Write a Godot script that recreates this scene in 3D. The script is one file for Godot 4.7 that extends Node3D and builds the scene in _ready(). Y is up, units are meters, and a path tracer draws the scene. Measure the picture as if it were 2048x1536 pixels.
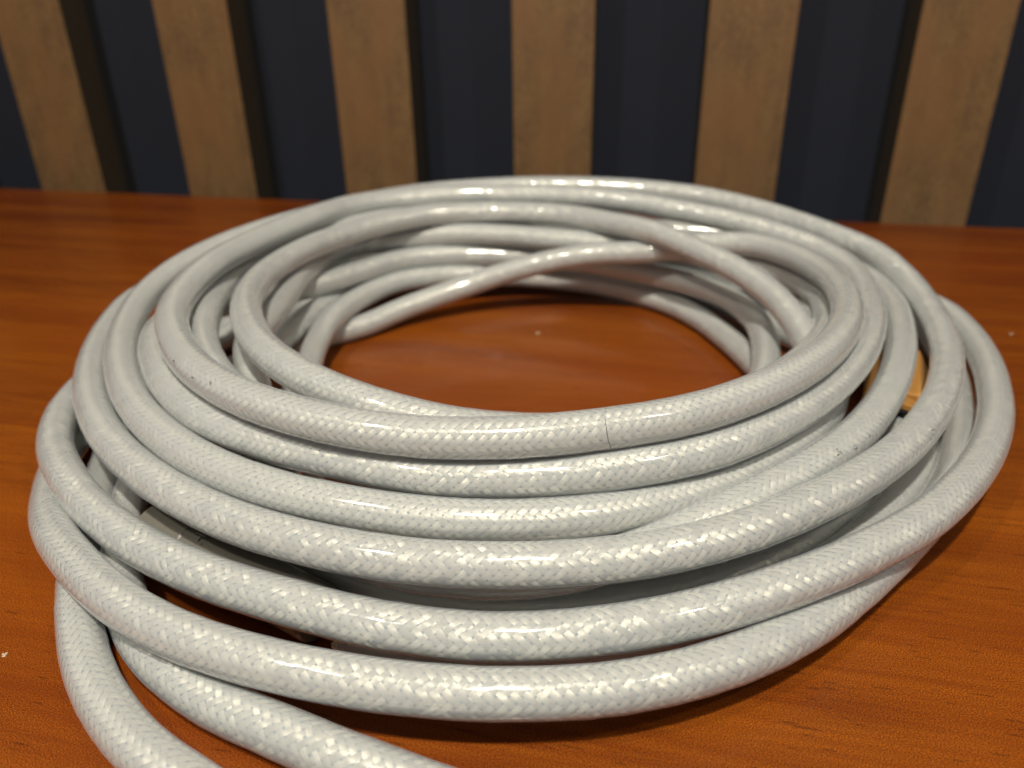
extends Node3D

const R := 0.006          # hose radius
const BRAID_R := 0.00562  # radius of the braid under the clear jacket
const YARNS := 12         # yarns in each direction
var taken := {}


func _ready() -> void:
	# camera, air, lamps
	var cam := Camera3D.new()
	cam.name = "camera"
	cam.fov = 52.72
	cam.near = 0.01
	cam.far = 20.0
	cam.position = Vector3(0, 0.1572, 0.318)
	cam.basis = Basis(Vector3.RIGHT, deg_to_rad(-26.56)) * Basis(Vector3.BACK, deg_to_rad(-1.03))
	var lens := CameraAttributesPhysical.new()
	lens.frustum_focal_length = 5.7
	lens.exposure_aperture = 2.2
	lens.frustum_focus_distance = 0.205
	cam.attributes = lens
	cam.fov = 52.72
	add_child(cam)
	var env := Environment.new()
	env.background_mode = Environment.BG_COLOR
	env.background_color = Color(0.48, 0.47, 0.465)
	env.tonemap_mode = Environment.TONE_MAPPER_LINEAR
	env.tonemap_exposure = 1.0
	env.sdfgi_enabled = true
	env.ssao_enabled = true
	env.ssil_enabled = true
	var world := WorldEnvironment.new()
	world.name = "environment"
	world.environment = env
	add_child(world)
	ceiling_lamp(Vector3(-0.01, 0.95, 0.52), 0.95, 0.02)
	ceiling_lamp(Vector3(-0.48, 0.95, 0.47), 0.33, 0.02)
	ceiling_lamp(Vector3(0.58, 0.95, 0.54), 0.16, 0.02)

	slat_wall()
	table()
	hose()
	small_things()


func ceiling_lamp(at: Vector3, energy: float, size: float) -> void:
	var l := OmniLight3D.new()
	l.name = numbered("ceiling_lamp")
	l.position = at
	l.light_color = Color(1.0, 0.965, 0.895)
	l.light_energy = energy
	l.light_size = size
	l.omni_range = 8.0
	l.omni_attenuation = 2.0
	l.shadow_enabled = true
	add_child(l)


func numbered(called: String) -> String:
	taken[called] = taken.get(called, -1) + 1
	return called if taken[called] == 0 else "%s_%03d" % [called, taken[called]]


func thing(called: String, label: String, category: String, group := "") -> Node3D:
	var o := Node3D.new()
	o.name = numbered(called)
	tag(o, label, category, group)
	add_child(o)
	return o


func tag(o: Node, label: String, category: String, group := "") -> void:
	o.set_meta("label", label)
	o.set_meta("category", category)
	if group:
		o.set_meta("group", group)


func piece(called: String, m: Mesh, mat: Material, parent: Node) -> MeshInstance3D:
	var o := MeshInstance3D.new()
	o.name = called
	o.mesh = m
	o.material_override = mat
	parent.add_child(o, true)
	return o


func paint(c: Color, rough := 0.5, metal := 0.0) -> StandardMaterial3D:
	# c: real-world (linear) base colour
	var m := StandardMaterial3D.new()
	m.albedo_color = c.linear_to_srgb()
	m.roughness = rough
	m.metallic = metal
	return m


# ---------- shapes ----------

func bevel_box(size: Vector3, b: float, uv_scale := Vector2.ONE, uv_offset := Vector2.ZERO) -> ArrayMesh:
	# a box with bevelled edges; base at y 0, centred in x and z; uv = metres across and along
	var st := SurfaceTool.new()
	st.begin(Mesh.PRIMITIVE_TRIANGLES)
	var h := size / 2.0
	for axis in 3:
		for s in [-1.0, 1.0]:
			var n := Vector3.ZERO
			n[axis] = s
			var u := Vector3.ZERO
			u[(axis + 1) % 3] = 1.0
			var w := n.cross(u)
			var eu: float = absf(u.dot(h)) - b
			var ew: float = absf((w.abs()).dot(h)) - b
			var c: Vector3 = n * h[axis]
			quad(st, c - u * eu - w * ew, c + u * eu - w * ew, c + u * eu + w * ew, c - u * eu + w * ew, n)
	for a in 3:
		var p := (a + 1) % 3
		var q := (a + 2) % 3
		for sp in [-1.0, 1.0]:
			for sq in [-1.0, 1.0]:
				var along := Vector3.ZERO
				along[a] = h[a] - b
				var c1 := Vector3.ZERO
				c1[p] = sp * h[p]
				c1[q] = sq * (h[q] - b)
				var c2 := Vector3.ZERO
				c2[p] = sp * (h[p] - b)
				c2[q] = sq * h[q]
				var n := Vector3.ZERO
				n[p] = sp
				n[q] = sq
				quad(st, c1 - along, c1 + along, c2 + along, c2 - along, n.normalized())
	for sx in [-1.0, 1.0]:
		for sy in [-1.0, 1.0]:
			for sz in [-1.0, 1.0]:
				var sg := Vector3(sx, sy, sz)
				var i := h - Vector3.ONE * b
				tri(st, sg * Vector3(h.x, i.y, i.z), sg * Vector3(i.x, h.y, i.z), sg * Vector3(i.x, i.y, h.z), sg.normalized())
	var raw := st.commit_to_arrays()
	var vs: PackedVector3Array = raw[Mesh.ARRAY_VERTEX]
	var ns: PackedVector3Array = raw[Mesh.ARRAY_NORMAL]
	var uv := PackedVector2Array()
	for k in vs.size():
		var v := vs[k]
		var t := Vector2(v.x, v.z) if absf(ns[k].y) > 0.6 else (Vector2(v.x, v.y) if absf(ns[k].z) > 0.6 else Vector2(v.z, v.y))
		uv.append(t * uv_scale + uv_offset)
		vs[k] = v + Vector3(0, h.y, 0)
	raw[Mesh.ARRAY_VERTEX] = vs
	raw[Mesh.ARRAY_TEX_UV] = uv
	var m := ArrayMesh.new()
	m.add_surface_from_arrays(Mesh.PRIMITIVE_TRIANGLES, raw)
	return m


func tri(st: SurfaceTool, a: Vector3, b: Vector3, c: Vector3, n: Vector3) -> void:
	var order := [a, b, c] if (b - a).cross(c - a).dot(n) < 0.0 else [a, c, b]
	for v in order:
		st.set_normal(n)
		st.add_vertex(v)


func quad(st: SurfaceTool, a: Vector3, b: Vector3, c: Vector3, d: Vector3, n: Vector3) -> void:
	tri(st, a, b, c, n)
	tri(st, a, c, d, n)


func lathe(profile: Array, sides: int, facets := false) -> ArrayMesh:
	# profile: Vector2(radius, along) turned about the y axis
	var st := SurfaceTool.new()
	st.begin(Mesh.PRIMITIVE_TRIANGLES)
	for i in profile.size() - 1:
		var p: Vector2 = profile[i]
		var q: Vector2 = profile[i + 1]
		if p.is_equal_approx(q):
			continue
		var nn := Vector2(q.y - p.y, p.x - q.x).normalized()
		for k in sides:
			var a0 := TAU * k / sides
			var a1 := TAU * (k + 1) / sides
			var d0 := Vector3(cos(a0), 0, sin(a0))
			var d1 := Vector3(cos(a1), 0, sin(a1))
			var mid := (d0 + d1).normalized()
			var n0 := (mid if facets else d0) * nn.x + Vector3.UP * nn.y
			var n1 := (mid if facets else d1) * nn.x + Vector3.UP * nn.y
			var corners := [d0 * p.x + Vector3.UP * p.y, d1 * p.x + Vector3.UP * p.y, d1 * q.x + Vector3.UP * q.y, d0 * q.x + Vector3.UP * q.y]
			var norms := [n0, n1, n1, n0]
			var face: Vector3 = (corners[2] - corners[0]).cross(corners[1] - corners[3])
			var order := [0, 1, 2, 0, 2, 3] if face.dot(n0 + n1) > 0.0 else [0, 2, 1, 0, 3, 2]
			for o in order:
				st.set_normal(norms[o].normalized())
				st.set_uv(Vector2(float(k + (1 if o == 1 or o == 2 else 0)) / sides, corners[o].y))
				st.add_vertex(corners[o])
	return st.commit()


# ---------- textures ----------

func noise(freq: float, octaves: int, sd: int) -> FastNoiseLite:
	var n := FastNoiseLite.new()
	n.noise_type = FastNoiseLite.TYPE_SIMPLEX_SMOOTH
	n.frequency = freq
	n.fractal_octaves = octaves
	n.seed = sd
	return n


func grain_image(w: int, h: int, metres: Vector2, dark: Color, light: Color, red: Color, sd: int, far_dark := 0.0) -> Image:
	# long wood grain that runs along u, in linear colours
	var im := Image.create(w, h, false, Image.FORMAT_RGB8)
	var bands := noise(1.0, 3, sd)
	var fine := noise(1.0, 2, sd + 1)
	var patch := noise(1.0, 3, sd + 2)
	var pore := noise(1.0, 1, sd + 3)
	for j in h:
		var y := float(j) / h * metres.y
		for i in w:
			var x := float(i) / w * metres.x
			var b := bands.get_noise_2d(x * 1.6, y * 26.0) * 0.5 + 0.5
			var f := fine.get_noise_2d(x * 18.0, y * 330.0)
			var p := patch.get_noise_2d(x * 4.0 + 9.0, y * 7.0)
			var t := clampf(b * 0.85 + 0.08 + f * 0.22 + p * 0.2 - far_dark * (1.0 - smoothstep(0.05, 0.34, y)), 0.0, 1.0)  # subtracted term makes the wood tone darker towards the far edge
			var c := dark.lerp(light, t).lerp(red, clampf(0.3 + p * 0.9 - b * 0.2, 0.0, 1.0) * 0.6)
			var q := pore.get_noise_2d(x * 70.0, y * 1500.0)
			if q > 0.76:
				c = c * (1.0 - minf(0.5, (q - 0.76) * 4.0))
			im.set_pixel(i, j, c.linear_to_srgb())
	return im


func foil_image() -> Image:
	# brown foil with short fibres and blotches, 0.9 m along u and 0.2 m along v
	var im := Image.create(1024, 384, false, Image.FORMAT_RGB8)
	var blot := noise(1.0, 3, 50)
	var fibre := noise(1.0, 2, 51)
	var line := noise(1.0, 2, 52)
	var warm := noise(1.0, 2, 53)
	for j in 384:
		var y := j / 384.0 * 0.2
		for i in 1024:
			var x := i / 1024.0 * 0.9
			var t := clampf(0.5 + blot.get_noise_2d(x * 22.0, y * 60.0) * 0.42 + fibre.get_noise_2d(x * 130.0, y * 420.0) * 0.55 + line.get_noise_2d(x * 3.0, y * 130.0) * 0.16, 0.0, 1.0)
			var c := Color(0.105, 0.054, 0.018).lerp(Color(0.19, 0.106, 0.037), t)
			c = c.lerp(Color(0.178, 0.086, 0.028), clampf(warm.get_noise_2d(x * 9.0, y * 22.0) * 0.9 + 0.25, 0.0, 0.7))
			im.set_pixel(i, j, c.linear_to_srgb())
	return im


func tex(im: Image) -> ImageTexture:
	im.generate_mipmaps()
	return ImageTexture.create_from_image(im)


# ---------- the setting ----------

func slat_wall() -> void:
	var o := thing("slat_wall", "dark wall clad with upright brown wooden slats behind the table", "wall")
	o.position = Vector3(0.1094, -0.3, -0.357)
	o.rotation.y = deg_to_rad(-9.21)
	var felt := paint(Color(0.0235, 0.0262, 0.0365), 0.95)
	felt.metallic_specular = 0.12
	var fn := NoiseTexture2D.new()
	fn.width = 256
	fn.height = 256
	fn.seamless = true
	fn.noise = noise(0.09, 3, 71)
	fn.as_normal_map = true
	fn.bump_strength = 3.0
	felt.normal_enabled = true
	felt.normal_texture = fn
	felt.normal_scale = 0.6
	felt.uv1_triplanar = true
	felt.uv1_scale = Vector3.ONE * 14.0
	var back := piece("felt_panel", bevel_box(Vector3(3.4, 2.2, 0.02), 0.001), felt, o)
	back.position = Vector3(-0.1, 0, -0.061)
	var im := foil_image()
	var t := tex(im)
	var body := paint(Color(0.030, 0.0185, 0.0075), 0.8)
	var core_mat := paint(Color(0.006, 0.006, 0.006), 0.9)
	for k in 3:
		var m := paint(Color(1, 1, 1), 0.62)
		m.albedo_texture = t
		m.uv1_offset = Vector3(0.31 * k, 0.17 * k, 0)
		veneer.append(m)
	for i in range(-4, 11):
		var x := -0.1056 + 0.1557 * (i - 3) + 0.0335
		var s := piece("wood_slat", slat_mesh(Vector3(0.0664, 2.2, 0.0335)), body, o)
		s.position = Vector3(x, 0, -0.01825)
		piece("veneer", face_mesh(Vector3(0.067, 2.2, 0.0016)), veneer[posmod(i, 3)], s).position = Vector3(0, 0, 0.01745)
		piece("slat_core", bevel_box(Vector3(0.0655, 2.2, 0.0158), 0.0005), core_mat, s).position = Vector3(0, 0, -0.0248)


var veneer: Array[StandardMaterial3D] = []
var slat_shape: ArrayMesh
var slat_body: ArrayMesh


func slat_mesh(size: Vector3) -> ArrayMesh:
	if slat_body == null:
		slat_body = bevel_box(size, 0.0008)
	return slat_body


func face_mesh(size: Vector3) -> ArrayMesh:
	if slat_shape == null:
		slat_shape = bevel_box(size, 0.0006)
		var raw := slat_shape.surface_get_arrays(0)
		var uv: PackedVector2Array = raw[Mesh.ARRAY_TEX_UV]
		for k in uv.size():
			uv[k] = Vector2(uv[k].y / 0.9, uv[k].x / 0.2)   # the grain runs up the slat
		raw[Mesh.ARRAY_TEX_UV] = uv
		slat_shape = ArrayMesh.new()
		slat_shape.add_surface_from_arrays(Mesh.PRIMITIVE_TRIANGLES, raw)
	return slat_shape


func table() -> void:
	var o := thing("table", "glossy orange-brown wooden table top under the coiled hose", "table")
	o.position = Vector3(0, 0, -0.326)
	o.rotation.y = deg_to_rad(-13.2)
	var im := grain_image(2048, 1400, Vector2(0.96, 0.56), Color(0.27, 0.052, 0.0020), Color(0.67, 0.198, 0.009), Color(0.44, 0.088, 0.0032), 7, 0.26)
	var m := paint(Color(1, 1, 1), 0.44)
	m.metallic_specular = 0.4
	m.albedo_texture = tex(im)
	m.clearcoat_enabled = true
	m.clearcoat = 0.22
	m.clearcoat_roughness = 0.1
	var mottle := NoiseTexture2D.new()
	mottle.width = 512
	mottle.height = 512
	mottle.seamless = true
	mottle.noise = noise(0.11, 2, 12)
	var ramp := Gradient.new()
	ramp.set_color(0, Color(0.42, 0.35, 0.28))
	ramp.set_color(1, Color(1, 1, 1))
	mottle.color_ramp = ramp
	m.detail_enabled = true
	m.detail_albedo = mottle
	m.detail_blend_mode = BaseMaterial3D.BLEND_MODE_MUL
	m.detail_uv_layer = BaseMaterial3D.DETAIL_UV_2
	m.uv2_scale = Vector3(41, 41, 1)
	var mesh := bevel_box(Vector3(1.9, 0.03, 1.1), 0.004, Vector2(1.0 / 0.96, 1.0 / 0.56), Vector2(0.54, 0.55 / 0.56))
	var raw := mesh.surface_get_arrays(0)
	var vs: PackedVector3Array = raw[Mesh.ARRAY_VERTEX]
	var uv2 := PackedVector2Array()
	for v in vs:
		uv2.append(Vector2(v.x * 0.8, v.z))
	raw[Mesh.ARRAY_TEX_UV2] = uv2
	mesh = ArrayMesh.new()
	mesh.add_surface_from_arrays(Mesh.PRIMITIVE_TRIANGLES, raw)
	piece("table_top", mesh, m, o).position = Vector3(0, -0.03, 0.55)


# ---------- the hose ----------

func way(r: PackedVector3Array, mm: Array) -> void:
	for i in range(0, mm.size(), 3):
		r.append(Vector3(mm[i], mm[i + 1], mm[i + 2]) * 0.001)

func hose_route() -> PackedVector3Array:
	# centre line of the hose in millimetres, walked from its cut end to the grey sleeve
	var r := PackedVector3Array()
	way(r, [140.2, 7.2, -19.7, 127.2, 8.5, -43.5, 113.1, 9.9, -66.6, 95.8, 11.5, -87.2, 75.2, 13.0, -103.8, 51.6, 14.4, -115.4, 25.9, 15.3, -121.5, -0.6, 15.9, -122.0, -27.0, 16.2, -117.4, -52.0, 16.3, -107.7, -73.8, 16.5, -92.5, -89.6, 16.6, -71.2, -99.0, 16.9, -45.5, -104.7, 17.5, -17.6, -108.5, 18.1, 10.3, -108.3, 18.6, 37.1, -101.8, 18.6, 61.9, -89.3, 17.4, 83.9, -71.9, 14.6, 102.5, -50.9, 11.7, 116.8, -27.2, 9.3, 126.3, -2.0, 7.6, 130.2, 23.5, 6.7, 128.7, 47.9, 6.2, 121.7, 69.9, 6.0, 109.4, 88.2, 6.0, 92.2, 101.8, 6.0, 70.8, 110.0, 6.0, 46.6, 112.3, 6.0, 20.5, 109.8, 6.0, -6.3, 104.8, 6.0, -33.0, 97.3, 6.1, -58.6, 84.2, 6.5, -81.3, 64.4, 7.5, -98.2, 39.8, 9.4, -107.9, 13.2, 11.8, -111.0, -13.7, 14.3, -108.4, -39.7, 16.9, -100.3, -63.0, 18.1, -86.4, -79.4, 17.1, -64.9, -88.4, 15.9, -40.0, -91.8, 12.2, -15.7, -91.2, 9.1, 9.3, -93.0, 7.1, 35.2, -93.8, 6.1, 61.2, -89.8, 6.0, 86.4, -80.1, 6.0, 109.5, -65.1, 6.0, 128.9, -44.7, 6.0, 143.0, -20.4, 6.0, 151.1])  # lowest inner turn, from the cut end
	way(r, [5.9, 6.0, 153.7, 32.7, 6.0, 150.6, 58.5, 6.0, 142.6, 82.6, 6.0, 130.3, 104.0, 6.0, 113.8, 122.0, 7.1, 94.7, 137.9, 9.4, 74.0])  # under the front
	way(r, [150.7, 12.0, 50.9, 156.8, 11.8, 25.3, 156.6, 10.7, -1.5, 152.0, 9.6, -27.9])  # through the brass nut
	way(r, [142.8, 8.5, -53.1, 129.2, 7.6, -76.0, 111.6, 6.9, -96.1, 90.8, 6.5, -112.8, 67.4, 6.2, -125.5, 42.2, 6.1, -133.9, 15.9, 6.1, -137.9, -10.7, 6.1, -137.2, -36.8, 6.1, -131.9, -61.8, 6.2, -122.2, -84.9, 6.3, -108.5, -105.7, 6.5, -91.2, -123.7, 6.6, -70.9, -138.6, 6.9, -48.3, -149.8, 7.0, -24.0, -156.6, 7.1, 1.5, -158.0, 7.0, 27.3, -154.5, 6.6, 53.0, -148.1, 6.2, 78.6, -140.8, 6.0, 104.3, -132.0, 6.0, 129.8, -120.7, 6.0, 154.2, -106.1, 6.0, 176.9, -87.1, 6.1, 195.9, -64.4, 6.5, 210.9])  # low round the back, then out on the left
	way(r, [-41.5, 6.8, 225.4, -19.3, 6.8, 240.8, 2.0, 6.6, 257.7, 23.4, 6.2, 274.5, 46.6, 6.1, 288.6, 71.6, 6.8, 297.1, 96.5, 8.3, 297.7, 116.7, 10.4, 289.0, 125.9, 12.0, 272.9, 118.9, 11.7, 255.8, 99.7, 10.0, 244.0, 75.0, 8.0, 236.7, 48.6, 6.7, 230.6, 22.2, 6.1, 223.7, -3.6, 6.0, 215.1])  # bend on the table beyond the picture
	way(r, [-28.6, 6.1, 205.1, -53.4, 6.1, 194.1, -77.4, 6.0, 181.8, -97.8, 6.0, 165.4, -112.6, 6.8, 144.5, -123.2, 7.5, 120.7, -130.9, 7.5, 95.2, -135.8, 7.4, 69.1, -137.0, 7.2, 43.2, -134.0, 6.9, 18.3, -126.7, 6.5, -4.8, -114.4, 6.1, -24.8, -96.3, 6.0, -40.3])  # back in beside it
	way(r, [-75.7, 6.4, -54.9, -55.2, 9.9, -70.7, -30.7, 15.2, -80.5, -5.2, 22.3, -85.2, 20.4, 29.3, -84.2, 45.8, 34.7, -78.9, 71.5, 37.6, -72.0, 97.1, 43.3, -64.6, 119.3, 46.6, -50.6, 131.3, 47.8, -28.0, 135.9, 48.3, -1.6, 132.9, 49.2, 25.5, 124.3, 49.7, 51.9, 110.7, 50.1, 75.8, 93.1, 50.4, 96.5])  # crossing the hole at the back
	way(r, [72.4, 50.4, 113.3, 49.2, 50.3, 125.8, 23.4, 49.9, 132.5, -3.1, 49.5, 135.3, -29.6, 49.5, 133.1, -55.2, 50.2, 125.3, -78.9, 50.5, 112.0, -99.3, 50.7, 93.7, -115.2, 51.4, 71.7, -126.1, 52.6, 47.4, -130.2, 53.8, 21.5, -128.5, 55.4, -4.8, -123.0, 55.5, -31.0, -113.0, 55.9, -56.3, -99.9, 57.0, -80.2, -86.4, 56.5, -103.6, -66.2, 55.6, -120.6, -40.4, 55.5, -128.6, -13.4, 55.2, -130.6])  # top turn
	way(r, [13.5, 55.1, -128.0, 40.0, 54.9, -122.4, 65.1, 54.1, -113.1, 88.6, 52.4, -100.3, 111.7, 50.5, -86.1, 132.3, 48.0, -69.0, 149.6, 44.8, -48.4, 156.7, 42.1, -23.8, 152.9, 40.9, 1.8, 144.9, 40.5, 27.2, 133.5, 40.3, 51.3, 119.0, 39.7, 73.7, 101.1, 39.3, 94.2, 80.3, 39.2, 112.3, 57.5, 39.3, 126.8, 32.1, 39.1, 135.1, 5.1, 38.0, 137.2, -22.1, 37.6, 135.5, -47.9, 38.2, 127.7, -72.8, 38.6, 117.3, -95.8, 39.5, 103.7, -114.1, 40.6, 85.0, -128.0, 41.1, 63.0, -137.6, 41.0, 39.7, -140.9, 38.9, 16.4, -136.9, 35.3, -6.1, -127.0, 31.5, -26.5, -112.3, 28.6, -44.4, -94.5, 28.1, -59.8])  # second turn
	way(r, [-78.2, 28.1, -77.9, -60.1, 27.8, -97.1, -35.7, 26.8, -107.4, -8.8, 25.8, -108.9, 18.1, 24.5, -105.9, 44.4, 23.1, -99.0, 69.1, 21.7, -87.8, 91.3, 20.8, -71.8, 108.5, 19.8, -50.9, 115.3, 18.6, -25.4, 113.2, 17.7, 1.4, 105.8, 16.8, 27.3, 94.7, 16.4, 51.0, 84.1, 16.8, 73.1, 69.1, 17.6, 92.0, 49.8, 19.0, 106.8, 27.7, 21.0, 117.1, 3.8, 23.8, 122.3, -20.7, 27.4, 122.3, -44.7, 31.5, 117.1, -67.2, 35.9, 107.1, -86.9, 39.4, 92.6])  # dipping to the inside
	way(r, [-103.2, 41.7, 73.7, -115.9, 42.8, 49.6, -123.7, 43.5, 22.9, -127.8, 43.7, -4.2, -127.9, 44.4, -30.3, -122.3, 44.7, -54.7, -107.8, 45.4, -75.7, -87.9, 47.0, -93.2, -65.9, 47.6, -109.0, -42.3, 45.5, -121.7, -16.6, 42.5, -130.1, 10.4, 39.4, -134.0, 37.9, 36.9, -133.4, 65.1, 35.3, -128.9, 91.7, 34.6, -122.2, 117.8, 34.3, -115.8, 142.1, 33.9, -109.2, 162.4, 33.2, -98.9, 174.5, 31.5, -81.4, 178.5, 29.2, -58.7])  # inside left
	way(r, [177.6, 28.8, -33.6, 172.8, 29.0, -8.2, 164.1, 28.9, 16.8, 153.0, 28.9, 41.3, 139.5, 28.7, 64.9, 123.6, 28.5, 87.3, 104.8, 28.5, 107.9, 83.2, 28.6, 125.8, 59.6, 27.2, 140.1, 35.5, 23.0, 150.6, 10.1, 19.3, 155.7, -16.5, 17.9, 154.4, -41.6, 18.0, 146.3, -61.3, 20.7, 130.2, -75.4, 24.9, 108.2, -86.1, 29.5, 83.2])  # right side between the turns
	way(r, [-96.6, 32.6, 58.1, -104.4, 34.9, 32.5, -103.8, 35.9, 5.4, -103.1, 36.6, -21.7, -101.5, 37.9, -48.9, -96.1, 36.8, -76.3, -83.2, 36.0, -99.3, -58.6, 36.8, -108.5, -31.4, 38.2, -109.8, -4.6, 38.2, -106.3, 21.7, 37.4, -100.0, 48.4, 36.5, -93.6, 74.8, 35.5, -85.5, 99.0, 34.7, -73.0, 119.2, 34.9, -55.1, 133.7, 35.8, -32.6, 136.8, 36.2, -6.2, 130.5, 37.1, 20.7, 119.8, 39.4, 46.3, 103.8, 39.0, 68.3, 83.9, 38.0, 86.4, 60.9, 37.4, 100.2, 35.8, 37.7, 109.6, 9.5, 39.0, 114.7])  # inner wall
	way(r, [-17.1, 41.6, 114.5, -43.0, 45.8, 108.1, -65.6, 48.4, 94.1, -83.8, 49.6, 74.6, -96.8, 49.9, 51.2, -105.3, 49.7, 25.8, -108.4, 49.4, -0.5, -105.7, 48.9, -26.6, -97.3, 49.2, -51.5, -84.5, 48.9, -74.5, -67.2, 49.2, -93.7, -45.3, 49.7, -108.0, -19.7, 49.0, -115.2, 7.0, 48.6, -114.6, 32.2, 48.6, -106.3, 53.3, 48.6, -89.7, 72.6, 48.8, -70.1, 89.2, 45.8, -49.8, 103.5, 42.7, -28.4, 113.6, 39.2, -5.0, 118.1, 34.7, 19.7, 118.7, 28.6, 45.9, 114.5, 27.5, 71.8])  # top left, falling to the right
	way(r, [100.7, 27.3, 93.7, 81.9, 27.4, 112.0, 59.6, 27.5, 126.9, 35.2, 28.6, 139.5, 8.6, 30.6, 147.1, -18.6, 31.7, 147.7, -44.9, 32.7, 142.7, -70.3, 33.6, 133.6, -93.4, 34.4, 119.9, -113.6, 35.1, 102.2, -130.7, 35.8, 81.3, -144.3, 36.0, 58.0, -154.9, 36.6, 33.1, -161.9, 37.7, 7.2, -164.0, 39.8, -19.2, -158.8, 42.9, -44.8, -147.4, 45.4, -69.0, -131.0, 47.6, -90.3, -111.7, 49.4, -109.0, -91.1, 51.0, -125.7, -68.8, 52.3, -139.5, -44.4, 53.2, -149.0, -18.3, 53.8, -153.8, 8.6, 54.1, -155.9])  # third turn
	way(r, [35.6, 53.9, -155.5, 62.4, 53.2, -152.8, 88.8, 52.0, -147.1, 113.7, 50.3, -136.9, 135.0, 48.2, -120.9, 153.0, 45.7, -100.9, 169.2, 42.9, -78.7, 182.7, 39.4, -55.5, 187.4, 34.4, -31.0, 185.2, 31.0, -5.2, 178.8, 29.8, 20.7, 169.0, 29.0, 45.9, 155.9, 28.8, 69.5, 139.9, 28.8, 91.4, 121.5, 28.9, 111.4, 100.6, 29.2, 128.9, 77.6, 29.5, 143.8, 53.4, 29.8, 155.6, 27.5, 29.4, 162.2, 0.8, 29.1, 163.9, -26.1, 28.9, 161.4, -52.0, 28.9, 154.2, -76.7, 28.8, 143.3, -99.3, 28.8, 128.6, -119.7, 28.8, 110.9, -137.6, 28.8, 90.7, -152.4, 28.8, 68.1, -164.2, 28.6, 44.0, -173.0, 28.4, 18.8, -178.7, 28.7, -6.7, -180.5, 29.4, -31.3, -174.3, 29.9, -54.4, -159.2, 30.1, -74.6, -139.6, 30.6, -92.5, -117.9, 31.6, -109.1, -94.5, 33.0, -123.6, -69.5, 34.5, -135.0, -43.3, 35.8, -143.0, -16.4, 36.3, -147.8, 10.7, 35.7, -149.5, 37.7, 33.9, -147.9, 64.0, 31.1, -143.1, 89.3, 27.7, -135.0, 113.4, 24.2, -123.6, 136.0, 21.6, -109.1, 157.1, 20.1, -92.0, 176.6, 19.4, -72.6, 193.8, 20.3, -50.6])  # fourth turn
	way(r, [204.9, 20.2, -25.7, 203.7, 19.3, 0.6, 196.8, 19.0, 26.6, 186.3, 19.1, 51.7, 173.4, 19.3, 75.8, 157.6, 19.5, 98.2, 139.1, 20.0, 118.6, 118.3, 20.5, 136.7, 95.4, 21.1, 151.4, 71.5, 21.0, 163.1, 46.5, 20.2, 171.8, 20.5, 19.9, 177.4, -6.2, 19.7, 178.6, -32.7, 19.8, 174.2, -58.2, 20.0, 165.6, -82.9, 20.0, 155.0, -105.8, 19.8, 141.4, -126.4, 20.2, 125.0, -144.7, 20.7, 105.7, -160.2, 19.9, 83.4, -170.5, 18.6, 58.2, -175.3, 17.0, 31.7, -175.6, 16.0, 5.0, -170.7, 15.8, -21.3, -161.3, 16.1, -46.5, -148.2, 16.5, -70.0, -131.7, 17.2, -91.3, -112.1, 18.1, -109.8, -90.0, 19.2, -125.3, -66.0, 20.3, -137.8, -40.5, 21.2, -147.0, -14.1, 21.6, -152.8, 13.0, 21.2, -154.9, 40.1, 20.0, -153.4, 66.8, 18.1, -148.3, 92.7, 15.7, -139.6, 117.2, 13.1, -127.7, 140.2, 10.9, -112.9, 161.4, 9.4, -95.7, 179.9, 8.4, -76.2, 193.6, 8.5, -54.0, 199.3, 9.0, -29.3, 196.2, 9.4, -3.4])  # fifth turn
	way(r, [188.0, 9.4, 22.6, 176.9, 9.4, 48.3, 164.2, 9.4, 73.3, 149.6, 9.5, 96.8, 132.6, 9.4, 117.5, 113.6, 9.1, 135.8, 93.8, 9.3, 152.8, 72.7, 10.8, 169.1, 48.9, 13.0, 182.1, 22.9, 14.5, 189.9, -4.1, 15.2, 191.7, -30.8, 15.8, 189.2, -56.4, 16.6, 183.6, -80.5, 17.3, 175.2, -102.2, 17.7, 162.9, -121.7, 17.3, 146.5, -140.4, 14.9, 125.7, -155.3, 10.1, 100.8, -165.8, 7.5, 74.5, -170.3, 6.3, 46.8, -170.2, 6.0, 19.1, -166.9, 6.0, -7.9, -159.5, 6.0, -33.8, -148.2, 6.0, -58.2, -133.6, 6.0, -80.7, -115.9, 6.0, -101.1, -95.7, 6.0, -118.8, -73.2, 6.0, -133.4, -48.9, 6.1, -144.5, -23.2, 6.1, -151.8, 3.2, 6.1, -154.8, 29.8, 6.1, -153.4, 55.7, 6.1, -147.6, 80.4, 6.1, -137.7, 103.1, 6.1, -123.8, 123.2, 6.1, -106.2, 140.1, 6.1, -85.5, 153.2, 6.1, -62.3, 162.2, 6.0, -37.0, 167.2, 6.0, -10.6, 168.2, 6.0, 16.1])  # outermost turn
	way(r, [164.5, 6.0, 42.3, 154.8, 6.0, 67.1, 140.8, 6.0, 90.0, 123.4, 6.0, 110.8, 103.6, 6.0, 129.5, 81.6, 6.1, 145.6, 57.8, 6.2, 158.3, 32.2, 6.1, 167.0, 5.7, 6.1, 171.1, -21.0, 6.0, 169.9, -46.7, 6.0, 162.4])  # on the table, to the grey sleeve
	return r


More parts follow.
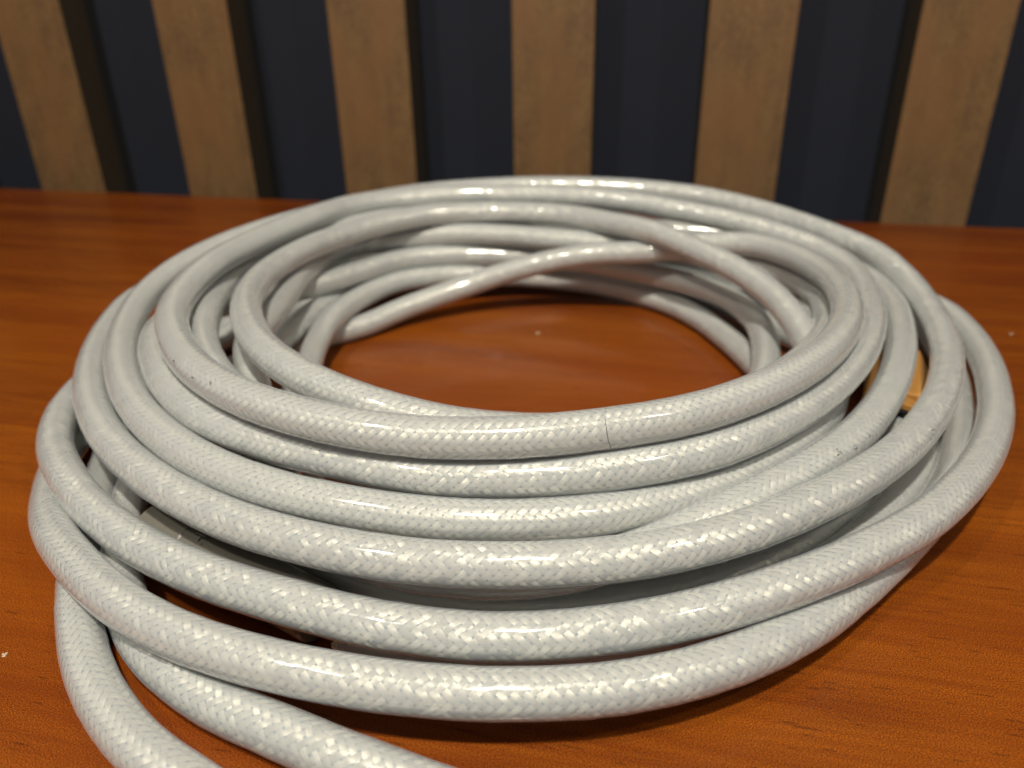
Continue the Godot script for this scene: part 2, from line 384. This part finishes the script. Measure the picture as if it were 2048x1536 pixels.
func even_steps(c: PackedVector3Array, step: float) -> PackedVector3Array:
	# Catmull-Rom through the points, then equal steps along it
	var dense := PackedVector3Array()
	for i in c.size() - 1:
		var a := c[maxi(i - 1, 0)]
		var d := c[mini(i + 2, c.size() - 1)]
		for k in 24:
			dense.append(c[i].cubic_interpolate(c[i + 1], a, d, k / 24.0))
	dense.append(c[-1])
	var out := PackedVector3Array([dense[0]])
	var left := step
	for i in dense.size() - 1:
		var span := dense[i].distance_to(dense[i + 1])
		var at := 0.0
		while span - at >= left:
			at += left
			out.append(dense[i].lerp(dense[i + 1], at / span))
			left = step
		left -= span - at
	return out


func skin(p: PackedVector3Array, n: PackedVector3Array, b: PackedVector3Array, radius: float, every: int, sides: int, uneven := 0.0) -> ArrayMesh:
	var v := PackedVector3Array()
	var nn := PackedVector3Array()
	var ix := PackedInt32Array()
	var rings := 0
	var dents := noise(1.0, 2, 19)
	for j in range(0, p.size(), every):
		for k in sides:
			var a := TAU * k / sides
			var d := n[j] * cos(a) + b[j] * sin(a)
			if uneven > 0.0:
				# the jacket is not quite round or straight: its height and the tilt that goes with it
				var q := p[j] + d * radius
				var h0 := dents.get_noise_3dv(q * 130.0 + Vector3(j * 0.011, 0, 0))
				var along := (p[mini(j + 1, p.size() - 1)] - p[maxi(j - 1, 0)]).normalized()
				var h1 := dents.get_noise_3dv((q + along * 0.001) * 130.0 + Vector3(j * 0.011, 0, 0))
				var round_about := b[j] * cos(a) - n[j] * sin(a)
				var h2 := dents.get_noise_3dv((q + round_about * 0.001) * 130.0 + Vector3(j * 0.011, 0, 0))
				v.append(p[j] + d * (radius + h0 * uneven))
				nn.append((d - along * (h1 - h0) * uneven * 1000.0 - round_about * (h2 - h0) * uneven * 1000.0).normalized())
			else:
				v.append(p[j] + d * radius)
				nn.append(d)
		rings += 1
	for j in rings - 1:
		for k in sides:
			var a := j * sides + k
			var c := j * sides + (k + 1) % sides
			ix.append_array([a, a + sides, c, c, a + sides, c + sides])
	return packed(v, nn, PackedColorArray(), ix)


func packed(v: PackedVector3Array, n: PackedVector3Array, c: PackedColorArray, ix: PackedInt32Array) -> ArrayMesh:
	var raw := []
	raw.resize(Mesh.ARRAY_MAX)
	raw[Mesh.ARRAY_VERTEX] = v
	raw[Mesh.ARRAY_NORMAL] = n
	if c.size():
		raw[Mesh.ARRAY_COLOR] = c
	raw[Mesh.ARRAY_INDEX] = ix
	var m := ArrayMesh.new()
	m.add_surface_from_arrays(Mesh.PRIMITIVE_TRIANGLES, raw)
	return m


func braid_mesh(p: PackedVector3Array, t: PackedVector3Array, nv: PackedVector3Array, bv: PackedVector3Array) -> ArrayMesh:
	# flat yarns, twelve each way round, two over and two under; one ring of three points where yarns cross
	var rng := RandomNumberGenerator.new()
	rng.seed = 5
	var v := PackedVector3Array()
	var nn := PackedVector3Array()
	var col := PackedColorArray()
	var ix := PackedInt32Array()
	var total := p.size()
	v.resize(total * YARNS * 6)
	nn.resize(total * YARNS * 6)
	col.resize(total * YARNS * 6)
	var full_half := PI * BRAID_R / YARNS * 0.7071 * 0.81
	var half := full_half
	var slack := noise(0.06, 2, 23)
	var lift := 0.00008
	var at := 0
	for way_round: float in [1.0, -1.0]:
		for k in YARNS:
			var twist := 0.0
			var tip := 0.0
			var tone := 1.0
			for j in total:
				var side := (2 * k + j) % 4 if way_round > 0.0 else posmod(2 * k - j, 4)
				var over: bool = side < 2 if way_round > 0.0 else side >= 2
				var first: bool = side == 0 if way_round > 0.0 else side == 3
				if first:
					# some lengths of the braid lie flatter than others
					var loose := 0.85 + 0.9 * slack.get_noise_2d(j * 0.025, 900.0)
					twist = loose * rng.randf_range(-0.22, 0.22)
					tip = loose * rng.randf_range(-0.2, 0.2)
					tone = rng.randf_range(0.90, 1.0)
				var a: float = TAU * k / YARNS + way_round * PI * j / YARNS
				a += slack.get_noise_2d(j * 0.35, k * 31.0 + way_round * 7.0) * 0.075
				half = full_half * (0.93 + 0.17 * slack.get_noise_2d(j * 0.12 + 500.0, k * 5.0 + way_round * 90.0))
				var d := nv[j] * cos(a) + bv[j] * sin(a)
				var u := bv[j] * cos(a) - nv[j] * sin(a)
				var yarn := (t[j] + u * way_round) * 0.7071
				var across := (t[j] - u * way_round) * 0.7071
				var c := p[j] + d * (BRAID_R + (lift if over else -lift))
				var lean := tip + ((-0.27 if first else 0.27) if over else (0.12 if side % 2 == 0 else -0.12))
				for e: float in [-1.0, 0.0, 1.0]:
					var q: Vector3 = c + across * (half * e)
					var off := q - p[j]
					var axial := off.dot(t[j])
					var ring := off - t[j] * axial
					var rad := BRAID_R + (lift if over else -lift) - absf(e) * 0.00003
					var out_dir := ring.normalized()
					v[at] = p[j] + t[j] * axial + out_dir * rad
					nn[at] = (out_dir + across * (0.10 * e + twist) + yarn * lean).normalized()
					col[at] = Color(tone, tone, tone)
					if j < total - 1 and e < 0.5:
						if way_round < 0.0:
							ix.append_array([at, at + 3, at + 1, at + 1, at + 3, at + 4])
						else:
							ix.append_array([at, at + 1, at + 3, at + 1, at + 4, at + 3])
					at += 1
	return packed(v, nn, col, ix)


func hose() -> void:
	var o := thing("hose", "coil of whitish braided hose with clear glossy jacket on the table", "hose")
	var step := PI * BRAID_R / YARNS
	var p := even_steps(hose_route(), step)
	var t := PackedVector3Array()
	var n := PackedVector3Array()
	var b := PackedVector3Array()
	var last := Vector3.UP
	for j in p.size():
		var d := (p[mini(j + 1, p.size() - 1)] - p[maxi(j - 1, 0)]).normalized()
		last = (last - d * last.dot(d)).normalized()
		t.append(d)
		n.append(last)
		b.append(d.cross(last))
	var clear := StandardMaterial3D.new()
	clear.albedo_color = Color(0.85, 0.895, 0.94, 0.34)
	clear.transparency = BaseMaterial3D.TRANSPARENCY_ALPHA
	clear.roughness = 0.11
	clear.rim_enabled = true
	clear.rim = 1.0
	clear.rim_tint = 0.3
	piece("jacket", skin(p, n, b, R, 2, 40, 0.00012), clear, o)
	var yarn := paint(Color(0.70, 0.65, 0.52), 0.46, 0.39)
	yarn.metallic_specular = 0.6
	yarn.vertex_color_use_as_albedo = true
	var w := piece("braid", braid_mesh(p, t, n, b), yarn, o)
	w.set_meta("kind", "stuff")
	piece("inner_tube", skin(p, n, b, BRAID_R - 0.00032, 3, 20), paint(Color(0.27, 0.31, 0.35), 0.4), o)

	# brass nut on the run at the right, seen between the turns
	var brass := paint(Color(0.46, 0.225, 0.05), 0.75, 0.0)
	var from := Vector3(0.1450, 0.0126, 0.063)
	var to := Vector3(0.1640, 0.0126, 0.0225)
	var nut := piece("brass_nut", lathe([Vector2(0.0062, 0.0), Vector2(0.0116, 0.0), Vector2(0.0125, 0.0012), Vector2(0.0125, 0.043), Vector2(0.0116, 0.045), Vector2(0.0062, 0.045)], 6, true), brass, o)
	nut.transform = Transform3D(frame_along(to - from), from)
	piece("collar", lathe([Vector2(0.0061, -0.006), Vector2(0.0088, -0.006), Vector2(0.0093, -0.0052), Vector2(0.0093, 0.0), Vector2(0.0061, 0.0)], 40), brass, nut)
	piece("end_ring", lathe([Vector2(0.0061, -0.0075), Vector2(0.0070, -0.0075), Vector2(0.0070, -0.006), Vector2(0.0061, -0.006)], 32), paint(Color(0.012, 0.012, 0.012), 0.6), nut)

	# grey sleeve on the other end, seen through the gap at the front left
	from = Vector3(-0.1134, 0.0086, 0.1182)
	to = Vector3(-0.0531, 0.0086, 0.1579)
	var span := from.distance_to(to)
	var grey := paint(Color(0.17, 0.16, 0.135), 0.38)
	var sleeve := piece("end_sleeve", lathe([Vector2(0.0064, 0.001), Vector2(0.0068, 0.0), Vector2(0.0079, 0.0), Vector2(0.0086, 0.0007), Vector2(0.0086, 0.0195), Vector2(0.0082, 0.0201), Vector2(0.0082, span - 0.001), Vector2(0.0076, span), Vector2(0.0060, span)], 48), grey, o)
	sleeve.transform = Transform3D(frame_along(to - from), from)
	piece("bore", lathe([Vector2(0.0067, 0.0), Vector2(0.0064, 0.006), Vector2(0.0, 0.0061)], 32), paint(Color(0.03, 0.03, 0.03), 0.7), sleeve)
	var text := TextMesh.new()
	text.text = "H50"
	var font := SystemFont.new()
	font.font_names = PackedStringArray(["Droid Sans"])
	text.font = font
	text.font_size = 32
	text.pixel_size = 0.00017
	text.depth = 0.0003
	var mark := piece("raised_marking", text, grey, sleeve)
	mark.transform = Transform3D(Basis(sleeve.basis.inverse() * Vector3(-0.05, 0.25, -1.0).normalized(), Vector3.UP, Vector3.UP), Vector3.ZERO)
	var up := (sleeve.basis.inverse() * Vector3(-0.35, 0.8, 0.45)).normalized()
	up = (up - Vector3.UP * up.y).normalized()
	mark.transform = Transform3D(Basis(up.cross(Vector3.DOWN), Vector3.DOWN, up).rotated(up, 0.0), Vector3(0, 0.027, 0) + up * 0.0082)

	# specks of dirt caught on the jacket
	var rng := RandomNumberGenerator.new()
	rng.seed = 31
	var st := SurfaceTool.new()
	st.begin(Mesh.PRIMITIVE_TRIANGLES)
	var spots := [
		[Vector3(98.2, 32.6, 119.8), Vector3(95.7, 28.7, 116.0), 9, 1.6], [Vector3(105.3, 31.7, 114.2), Vector3(102.8, 28.6, 109.8), 7, 1.3],
		[Vector3(112.3, 32.0, 107.3), Vector3(109.5, 28.5, 103.3), 4, 1.2], [Vector3(131.2, 32.6, 108.3), Vector3(128.0, 28.9, 104.8), 4, 2.2],
		[Vector3(-120.0, 53.4, 74.8), Vector3(-115.0, 51.3, 72.1), 3, 0.7], [Vector3(-108.6, 53.9, 90.5), Vector3(-104.8, 50.9, 87.0), 4, 0.7],
		[Vector3(-98.6, 53.5, 102.0), Vector3(-94.9, 50.6, 98.4), 4, 0.6], [Vector3(-91.0, 54.2, 108.2), Vector3(-88.2, 50.5, 104.7), 5, 1.1],
	]
	for s in spots:
		var centre: Vector3 = s[1] * 0.001
		var hit: Vector3 = s[0] * 0.001
		for k in s[2]:
			var q: Vector3 = hit + Vector3(rng.randf_range(-1, 1), rng.randf_range(-0.6, 0.6), rng.randf_range(-1, 1)) * float(s[3]) * 0.001
			q = nearest_on_hose(q, p)
			var grain := SphereMesh.new()
			grain.radius = rng.randf_range(0.00010, 0.00019)
			grain.height = grain.radius * 2.0
			grain.radial_segments = 6
			grain.rings = 3
			var stretch := Basis(Vector3(rng.randf() - 0.5, rng.randf() - 0.5, rng.randf() - 0.5).normalized(), rng.randf() * 3.0).scaled(Vector3(1.5, 0.8, 1.0))
			st.append_from(grain, 0, Transform3D(stretch, q))
	var dirt := piece("dirt_specks", st.commit(), paint(Color(0.035, 0.032, 0.028), 0.9), o)
	dirt.set_meta("kind", "stuff")


func nearest_on_hose(q: Vector3, p: PackedVector3Array) -> Vector3:
	var best := p[0]
	for c in p:
		if c.distance_squared_to(q) < best.distance_squared_to(q):
			best = c
	return best + (q - best).normalized() * (R + 0.00003)


func frame_along(d: Vector3) -> Basis:
	var y := d.normalized()
	var x := Vector3.UP.cross(y).normalized()
	return Basis(x, y, x.cross(y))


func small_things() -> void:
	# a dark hair lying over the top turn
	var pts := PackedVector3Array()
	way(pts, [25.6, 55.9, 131.2, 25.0, 55.3, 134.2, 25.0, 54.3, 136.2, 25.2, 52.6, 137.65, 25.6, 50.2, 138.2, 26.4, 47.2, 137.5, 27.0, 45.6, 136.6])
	for i in pts.size():
		pts[i] += Vector3(0, 0.00008, 0.00008)
	var p := even_steps(pts, 0.0005)
	var n := PackedVector3Array()
	var b := PackedVector3Array()
	for j in p.size():
		var d := (p[mini(j + 1, p.size() - 1)] - p[maxi(j - 1, 0)]).normalized()
		var x := d.cross(Vector3.RIGHT).normalized()
		n.append(x)
		b.append(d.cross(x))
	var hair := piece("hair", skin(p, n, b, 0.00007, 1, 6), paint(Color(0.03, 0.022, 0.015), 0.5), self)
	tag(hair, "thin dark hair lying across the uppermost turn of the hose", "hair")
	# flecks on the table
	var rng := RandomNumberGenerator.new()
	rng.seed = 8
	fleck(rng, Vector3(-0.1388, 0, 0.1622), 0.0009, "ragged white fleck on the table at the far left beside the hose")
	fleck(rng, Vector3(0.2536, 0, -0.043), 0.0012, "pale crumb on the table to the right of the coil")
	fleck(rng, Vector3(0.0138, 0, -0.0554), 0.0013, "small pale crumb on the table inside the ring of hose")


func fleck(rng: RandomNumberGenerator, at: Vector3, size: float, label: String) -> void:
	var st := SurfaceTool.new()
	st.begin(Mesh.PRIMITIVE_TRIANGLES)
	for k in 5:
		var bit := BoxMesh.new()
		bit.size = Vector3(rng.randf_range(0.5, 1.2), rng.randf_range(0.12, 0.25), rng.randf_range(0.4, 0.9)) * size
		var turn := Basis(Vector3.UP, rng.randf() * TAU) * Basis(Vector3.RIGHT, rng.randf_range(-0.3, 0.3))
		st.append_from(bit, 0, Transform3D(turn, Vector3(rng.randf_range(-0.6, 0.6) * size, size * 0.13, rng.randf_range(-0.5, 0.5) * size)))
	var f := piece(numbered("fleck"), st.commit(), paint(Color(0.5, 0.40, 0.29), 0.8), self)
	f.position = at
	tag(f, label, "crumb")
